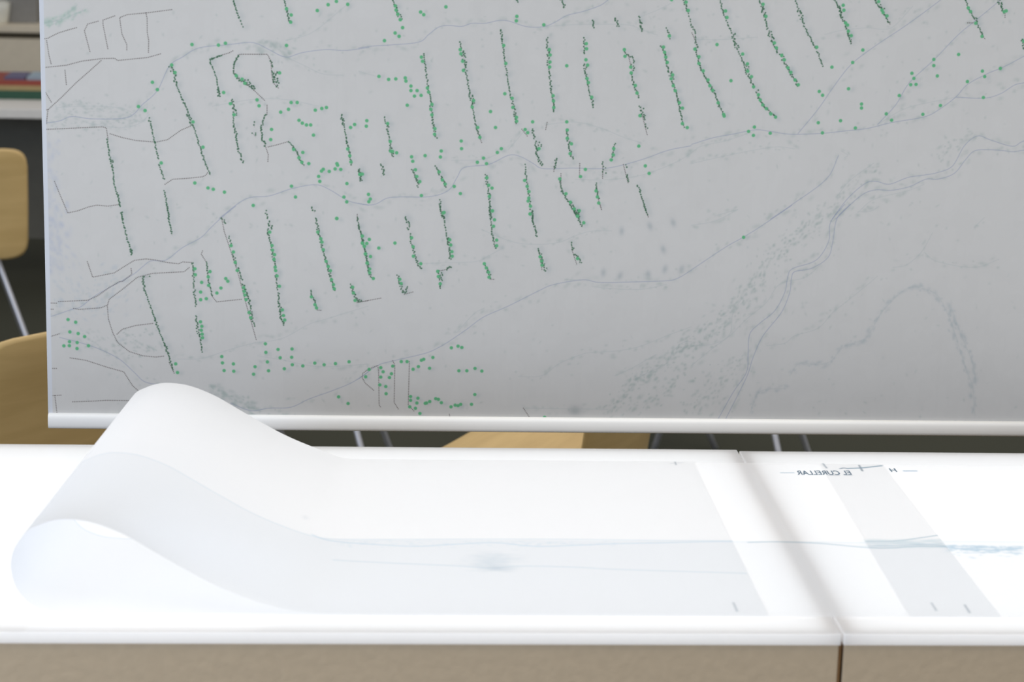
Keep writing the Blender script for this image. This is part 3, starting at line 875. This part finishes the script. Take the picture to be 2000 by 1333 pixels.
film_line(fa, sx_top, [(580, 1054), (620, 1060), (700, 1066), (800, 1071), (880, 1067), (960, 1064), (1040, 1071), (1120, 1069), (1200, 1066), (1300, 1064), (1380, 1062), (1440, 1062)], .7, (.74, .83, .89), .5)
film_line(fa, sx_top, [(640, 1098), (760, 1104), (860, 1108), (900, 1110), (960, 1114), (1000, 1110), (1100, 1111), (1200, 1116), (1330, 1120), (1460, 1124)], .7, (.78, .84, .88), .5)
for _ in range(170):
    px_, py_ = random.gauss(955, 24), random.gauss(1099, 9)
    q = on(px_, py_, TOP)
    fa.blob(sx_top(q.x), vy(q.y), random.uniform(3, 10), random.uniform(2, 4), 0, (.85, .88, .90), .09)
for _ in range(60):
    px_, py_ = random.gauss(965, 16), random.gauss(1114, 3)
    q = on(px_, py_, TOP)
    fa.blob(sx_top(q.x), vy(q.y), random.uniform(3, 8), random.uniform(1.5, 3), 0, (.78, .82, .85), .09)
for _ in range(120):
    px_ = random.uniform(640, 1200)
    q = on(px_, 1066 + random.gauss(0, 3), TOP)
    fa.blob(sx_top(q.x), vy(q.y), random.uniform(1, 3), 1.2, 0, (.82, .88, .92), .3)
q = on(557, 1027, TOP)
fa.blob(sx_top(q.x), vy(q.y), 4, 6, 0, (.90, .91, .92), .5)
TICK = (.66, .69, .72)
film_line(fa, sx_top, [(1317, 903), (1320, 912)], .9, TICK, .35)
film_line(fa, sx_top, [(1308, 909), (1335, 907)], .6, TICK, .25)
film_line(fa, sx_top, [(1433, 1181), (1441, 1199)], .7, TICK, .5)
# lower sheet, where it shows to the right of the upper one
film_line(fa, sx_low, [(1690, 1060), (1740, 1060), (1790, 1054), (1832, 1048)], .9, (.70, .77, .81), .7)
film_line(fa, sx_low, [(1460, 1062), (1520, 1061), (1600, 1064), (1690, 1072), (1740, 1073), (1790, 1070), (1852, 1070)], 1.1, (.70, .77, .81), .55)
for _ in range(150):
    px_ = random.uniform(1690, 1850)
    q = on(px_, random.uniform(1056, 1073), TOP)
    fa.blob(sx_low(q.x), vy(q.y), random.uniform(4, 9), random.uniform(1.5, 3), 0, (.84, .885, .90), .20)
film_line(fa, sx_low, [(1606, 907), (1614, 917)], 1.0, TICK, .5)
film_line(fa, sx_low, [(1677, 911), (1684, 923)], 1.0, TICK, .8)
film_line(fa, sx_low, [(1655, 917.5), (1680, 916.5), (1700, 914.5), (1722, 912)], 1.5, (.55, .64, .70), .5)
film_line(fa, sx_low, [(1640, 918), (1648, 916.5), (1656, 918.5)], 1.4, (.6, .65, .70), .5)
film_line(fa, sx_low, [(1818, 1180), (1828, 1196)], .7, TICK, .5)
film_line(fa, sx_low, [(1883, 1184), (1893, 1200)], .7, TICK, .7)
film_line(fa, sx_low, [(1617, 931), (1640, 931)], .9, TICK, .30)
film_line(fa, sx_low, [(1648, 931), (1664, 931.3)], .9, TICK, .30)
film_line(fa, sx_low, [(1524, 926), (1550, 926)], .8, (.45, .58, .68), .55)
fa_img = fa.image('long_film_print')
fa_m = film_material('tracing_film_long', fa_img)

film_a = thing('tracing_film', 'long white drafting film curled into a loop at its left end on the light table', 'drafting film', (0.0, 2.55, TOP))
bm = bmesh.new()
ul = bm.loops.layers.uv.new('UVMap')
ny = 14
G = []
for i, (x, z) in enumerate(prof):
    r_ = []
    for j in range(ny + 1):
        v = j / ny
        # the loop stands a little askew: its far end sits further right
        if n_up - 1 <= i <= n_loop_end:
            sk = 1.0
            if i < n_up + 20:
                sk = max(0.0, (i - n_up + 1) / 21.0)
                sk = sk * sk * (3 - 2 * sk)
                sk = .35 + .65 * sk
        elif i < n_up:
            sk = .35 * i / n_up
        else:
            sk = max(0.0, 1 - (i - n_loop_end) / 14.0)
        sx_ = .0515 * v * sk
        r_.append(bm.verts.new((x + sx_, Y0 + (Y1 - Y0) * v - 2.55, heights[i] - TOP + z * (1 - .025 * v))))
    G.append(r_)
for i in range(len(prof) - 1):
    for j in range(ny):
        fc = bm.faces.new((G[i][j], G[i + 1][j], G[i + 1][j + 1], G[i][j + 1]))
        for lp, (a, b) in zip(fc.loops, ((i, j), (i + 1, j), (i + 1, j + 1), (i, j + 1))):
            lp[ul].uv = (arc[a] / LA, b / ny)
me = bpy.data.meshes.new('film_sheet')
bm.to_mesh(me)
bm.free()
for p in me.polygons:
    p.use_smooth = True
me.materials.append(fa_m)
fo = bpy.data.objects.new('film_sheet', me)
COL.objects.link(fo)
fo.parent = film_a

# film B: from under the end of film A to beyond the right end
BX0, BX1 = .593, 1.45
bw = int((BX1 - BX0) * UPM)
fb = Canvas(bw, fh_, (0.968, 0.968, 0.968))
sxb = lambda x: (x - BX0) * UPM
ysB = np.full(bw, vy(2.517)) + wav(bw, .003, 8)
horizon(fb, ysB)
for _ in range(260):
    px_ = random.uniform(1850, 2000)
    q = on(px_, 1066 + (px_ - 1850) * .02 + abs(random.gauss(0, 5)) * 1.6, TOP)
    fb.blob(sxb(q.x), vy(q.y), random.uniform(1, 4), random.uniform(1, 2), random.uniform(-.3, .3), (.72, .80, .85), .4)
film_line(fb, sxb, [(1700, 1069), (1760, 1068), (1820, 1066), (1870, 1072), (1930, 1076), (2000, 1073)], 1.0, (.70, .79, .85), .6)
film_line(fb, sxb, [(1757, 920.5), (1783, 920.5)], .9, (.40, .55, .68), .75)
fb_img = fb.image('second_film_print')
fb_m = film_material('tracing_film_second', fb_img)
film_b = thing('tracing_film', 'flat white drafting film running off to the right, tucked under the lettered film end', 'drafting film', (1.0, 2.55, TOP))
bm = bmesh.new()
ul = bm.loops.layers.uv.new('UVMap')
for k in range(21):
    x = BX0 + (BX1 - BX0) * k / 20
    z = .0005
    a = bm.verts.new((x - 1.0 - (.010 * (1 - k / 20)), Y0 + .001 - .0 - 2.55, z))
    b = bm.verts.new((x - 1.0 + .006 * (1 - k / 20), Y1 - .003 - 2.55, z))
    if k:
        fc = bm.faces.new((pa, a, b, pb))
        for lp, uvv in zip(fc.loops, (((k - 1) / 20, 0), (k / 20, 0), (k / 20, 1), ((k - 1) / 20, 1))):
            lp[ul].uv = uvv
    pa, pb = a, b
me = bpy.data.meshes.new('film_sheet')
bm.to_mesh(me)
bm.free()
me.materials.append(fb_m)
fo = bpy.data.objects.new('film_sheet', me)
COL.objects.link(fo)
fo.parent = film_b

ink_m = simple('blue_black_ink', (0.10, 0.17, 0.24, 1), 0.6, noise=0.02)


def lettering(body, parent, pxl, pxr, pyt, pyb, z):
    """mirror-written letters lying flat on a film (the print is on its other side)"""
    cu = bpy.data.curves.new('letters', 'FONT')
    cu.body = body
    cu.resolution_u = 3
    cu.offset = 0.018
    o = bpy.data.objects.new('letters_tmp', cu)
    COL.objects.link(o)
    dg = bpy.context.evaluated_depsgraph_get()
    me = bpy.data.meshes.new_from_object(o.evaluated_get(dg))
    bpy.data.objects.remove(o)
    me.name = 'printed_lettering'
    xs = [v.co.x for v in me.vertices]
    ys = [v.co.y for v in me.vertices]
    A, B = on(pxl, (pyt + pyb) / 2, TOP), on(pxr, (pyt + pyb) / 2, TOP)
    T, U = on((pxl + pxr) / 2, pyt, TOP), on((pxl + pxr) / 2, pyb, TOP)
    for v in me.vertices:
        t = (v.co.x - min(xs)) / (max(xs) - min(xs))
        s = (v.co.y - min(ys)) / (max(ys) - min(ys))
        p = B.lerp(A, t)
        v.co = Vector((p.x, p.y + (s - .5) * (T.y - U.y), z)) - parent.location
    me.materials.clear()
    me.materials.append(ink_m)
    ob = bpy.data.objects.new('printed_lettering', me)
    COL.objects.link(ob)
    ob.parent = parent
    return ob


lettering('EL CURELLAR', film_a, 1555.5, 1661.5, 921.5, 930.0, Z_LOW + .0003)
lettering('H', film_b, 1738, 1750, 916.5, 923.5, TOP + .0009)

# ------------------------------------------------------------------ chairs
ply = wood('beech_plywood', (0.60, 0.415, 0.17, 1), (0.70, 0.495, 0.215, 1), (4, 34, 34), .42)
chrome = simple('brushed_chrome', (0.62, 0.62, 0.65, 1), 0.42, 0.72, noise=0.03)


def panel(hw, hl, corner, thick, fn, n=28):
    """rounded-rectangle plywood panel; fn(u,v) -> 3D point and normal offset applied along fn normal"""
    bm = bmesh.new()
    rings_t, rings_b = [], []
    outline = []
    for k in range(n):
        a = 2 * math.pi * k / n
        c, s = math.cos(a), math.sin(a)
        e = corner
        outline.append((math.copysign(abs(c) ** e, c), math.copysign(abs(s) ** e, s)))
    for q in (0.0, .35, .7, .95, 1.0):
        rt_, rb_ = [], []
        for (c, s) in outline:
            p, nrm = fn(c * q * hw, s * q * hl)
            t = thick * (.5 if q < 1 else .22)
            rt_.append(p + nrm * t)
            rb_.append(p - nrm * t)
            if q == 0:
                break
        rings_t.append([bm.verts.new(v) for v in rt_])
        rings_b.append([bm.verts.new(v) for v in rb_])
    for rings in (rings_t, rings_b):
        for k in range(n):
            bm.faces.new((rings[0][0], rings[1][k], rings[1][(k + 1) % n]))
        for a, b in zip(rings[1:], rings[2:]):
            for k in range(n):
                bm.faces.new((a[k], b[k], b[(k + 1) % n], a[(k + 1) % n]))
    for k in range(n):
        a, b = rings_t[-1], rings_b[-1]
        bm.faces.new((a[k], a[(k + 1) % n], b[(k + 1) % n], b[k]))
    return bm


def seat_fn(u, v):
    # u across, v front(+)/back(-); dished, with a falling front edge and a rise at the back
    v -= .006
    z = .447 + .10 * u * u - .35 * max(0, v - .10) ** 2 * 2 + .55 * max(0, -v - .12) ** 2
    return Vector((u, v, z)), Vector((0, 0, 1))


def back_fn(u, v):
    # u across, v up/down about the panel centre
    tilt = math.radians(9)
    y = -.215 + .30 * u * u - v * math.sin(tilt) - .25 * v * v
    return Vector((u, y, .565 + v * math.cos(tilt))), Vector((0, 1, .15)).normalized()


def make_chair(label, loc, rz, group='plywood chairs with chrome legs'):
    t = thing('plywood_chair', label, 'chair', loc, rz, group)
    link('seat', panel(.205, .182, .30, .011, seat_fn), ply, t, True)
    link('backrest', panel(.205, .178, .26, .011, back_fn), ply, t, True)
    for sx in (-1, 1):
        for sy in (-1, 1):
            link('leg', tube(bmesh.new(), smooth_path([(sx * .015, sy * .015, .428), (sx * .07, sy * .07, .427), (sx * .098, sy * .098, .412), (sx * .112, sy * .112, .385), (sx * .235, sy * .235, .006)], 5), .0085, 8), chrome, t, True)
    link('seat_hub', bx(-.075, .075, -.075, .075, .4225, .4335, bev=.003), chrome, t)
    return t


def place(px, Y, label, deg, py=860):
    p = at(px, py, Y)
    return make_chair(label, (p.x, Y, 0), math.radians(deg))


place(-12, 4.49, 'brown plywood chair back close behind left edge of the map', 48)
place(1036, 4.49, 'pale plywood chair seat and back under the map rail, centre of the gap', 63)
place(-73, 6.93, 'blurred pale plywood chair by the far desk, at left picture edge', 14)
place(588, 5.60, 'chair behind the map, its two chrome legs just left of the pale seat', -6)
place(330, 6.08, 'chair behind the map, one chrome leg showing beside the film loop', 42)
place(1408, 5.60, 'chair behind the map, pair of chrome legs right of the seam', -18)
place(1170, 6.10, 'chair behind the map, single chrome leg left of the seam', 40)

# ------------------------------------------------------------------ far desk with books, sideboard behind
desk_top_m = simple('white_desk_top', (0.72, 0.70, 0.66, 1), 0.5, noise=0.03)
grey_m = simple('dark_grey_panel', (0.125, 0.118, 0.094, 1), 0.6, noise=0.06, nscale=20)
dk_m = simple('dark_metal', (0.10, 0.10, 0.10, 1), 0.5, 0.6, noise=0.05)
dz = at(40, 213, 8.0).z
db = at(40, 232, 8.0).z
dx0, dx1 = at(-700, 220, 8.0).x, at(520, 220, 8.0).x
dk = thing('desk', 'white-topped desk with dark grey modesty panel, far behind the map at left', 'desk', ((dx0 + dx1) / 2, 8.0, 0))
hw = (dx1 - dx0) / 2
link('desk_top', bx(-hw, hw, 0, .78, db, dz, bev=.004), desk_top_m, dk)
link('modesty_panel', bx(-hw + .06, hw - .06, .42, .445, at(40, 466, 8.42).z, db), grey_m, dk)
for sx in (-1, 1):
    for yy in (.06, .66):
        link('leg', bx(sx * (hw - .05) - .025, sx * (hw - .05) + .025, yy, yy + .05, 0, db), dk_m, dk)

books = [('green', (0.020, 0.075, 0.040), 177, 197, -150, 175), ('tan', (0.34, 0.25, 0.11), 167, 177, -130, 128), ('red', (0.27, 0.045, 0.025), 159, 168, -160, 190)]
yb = 8.27
z0 = dz
cover = {}


def book(name, col, x0, x1, y0, y1, za, zb, label):
    t = thing('book', label, 'book', ((x0 + x1) / 2, y0, za), 0, 'books stacked on the far desk')
    h, w2, d = zb - za, (x1 - x0) / 2, y1 - y0
    cm = simple('cover_' + name, col + (1,), 0.55, noise=0.06, nscale=30)
    pm = simple('paper_' + name, (0.62, 0.58, 0.48, 1), 0.9, noise=0.05, nscale=200)
    bm = bmesh.new()
    box(bm, -w2, w2, 0, d, 0, .004)
    box(bm, -w2, w2, 0, d, h - .004, h)
    box(bm, -w2, w2, 0, .006, .004, h - .004)
    link('cover', bm, cm, t)
    link('page_block', bx(-w2 + .006, w2 - .006, .006, d - .006, .004, h - .004), pm, t)


zz = dz
for nm, col, ya, yb_, xa, xb in books:
    top = at(40, ya, yb).z
    x0, x1 = at(xa, 180, yb).x, at(xb, 180, yb).x
    book(nm, col, x0, x1, yb, yb + .30, zz, top, nm + ' book lying in the stack on the far desk')
    zz = top
zt = at(40, 150, yb + .06).z
x0, x1 = at(4, 155, yb).x, at(44, 155, yb).x
book('violet', (0.12, 0.11, 0.19), x0, x1, yb + .05, yb + .22, zz, zt, 'small violet book on top of the red book, far desk')
x0, x1 = at(48, 155, yb).x, at(86, 155, yb).x
book('light blue', (0.31, 0.39, 0.45), x0, x1, yb + .05, yb + .22, zz, at(40, 149, yb + .06).z, 'small light blue book on top of the red book, far desk')

beige_m = simple('beige_laminate', (0.72, 0.63, 0.48, 1), 0.6, noise=0.03)
dkwood = simple('dark_brown_gap', (0.07, 0.055, 0.03, 1), 0.7, noise=0.05)
SB = 10.0
sz1, sz0 = at(40, 50, SB).z, at(40, 64, SB).z
sx0, sx1 = at(-600, 100, SB).x, at(420, 100, SB).x
sb = thing('sideboard', 'beige sideboard with flat doors behind the far desk', 'sideboard', ((sx0 + sx1) / 2, SB, 0))
hw = (sx1 - sx0) / 2
link('top_board', bx(-hw - .02, hw + .02, 0, .48, sz0, sz1, bev=.003), beige_m, sb)
link('body', bx(-hw, hw, .03, .46, .08, sz0), dkwood, sb)
zd = at(40, 76, SB).z
for k in range(4):
    a = -hw + .004 + k * (2 * hw - .004) / 4
    d = link('door', bx(a, a + (2 * hw - .004) / 4 - .004, .010, .030, .10, zd, bev=.002), beige_m, sb)
    d2 = link('handle', bx(a + .04, a + .16, .0, .010, zd - .06, zd - .045), dk_m, d)
link('plinth', bx(-hw + .03, hw - .03, .06, .44, 0, .08), dkwood, sb)

# things on the sideboard
gbm = simple('grey_card', (0.26, 0.25, 0.23, 1), 0.8, noise=0.05)
g0, g1 = at(14, 30, SB + .12).x, at(72, 30, SB + .12).x
gb = thing('storage_box', 'grey storage box on the sideboard, at far upper left', 'box', ((g0 + g1) / 2, SB + .12, sz1))
gw = (g1 - g0) / 2
link('box_body', bx(-gw, gw, 0, .26, 0, .14, bev=.003), gbm, gb)
link('lid', bx(-gw - .004, gw + .004, -.004, .264, .115, .155, bev=.003), simple('grey_card_lid', (0.30, 0.29, 0.265, 1), 0.8, noise=0.05), gb)
# white cup at the picture edge
cpx = at(2, 40, SB + .10)
bm = bmesh.new()
prof_c = [(.0, .0), (.028, .0), (.032, .004), (.040, .06), (.043, .095), (.040, .095), (.037, .06), (.029, .008), (.0, .007)]
seg = 20
rings = [[bm.verts.new((r * math.cos(2 * math.pi * k / seg), r * math.sin(2 * math.pi * k / seg), z)) for k in range(seg)] for r, z in prof_c[1:-1]]
for a, b in zip(rings, rings[1:]):
    for k in range(seg):
        bm.faces.new((a[k], a[(k + 1) % seg], b[(k + 1) % seg], b[k]))
bm.faces.new(rings[0][::-1])
bm.faces.new(rings[-1])
cup = thing('cup', 'white cup beside the grey storage box, top left corner', 'cup', (cpx.x, SB + .10, sz1))
link('cup_body', bm, simple('white_china', (0.78, 0.76, 0.66, 1), 0.3, noise=0.02), cup, True)
link('handle', tube(bmesh.new(), smooth_path([(-.036, 0, .075), (-.060, 0, .070), (-.066, 0, .048), (-.056, 0, .026), (-.034, 0, .022)], 5), .004, 8), simple('white_china_handle', (0.78, 0.76, 0.66, 1), 0.3, noise=0.02), cup, True)
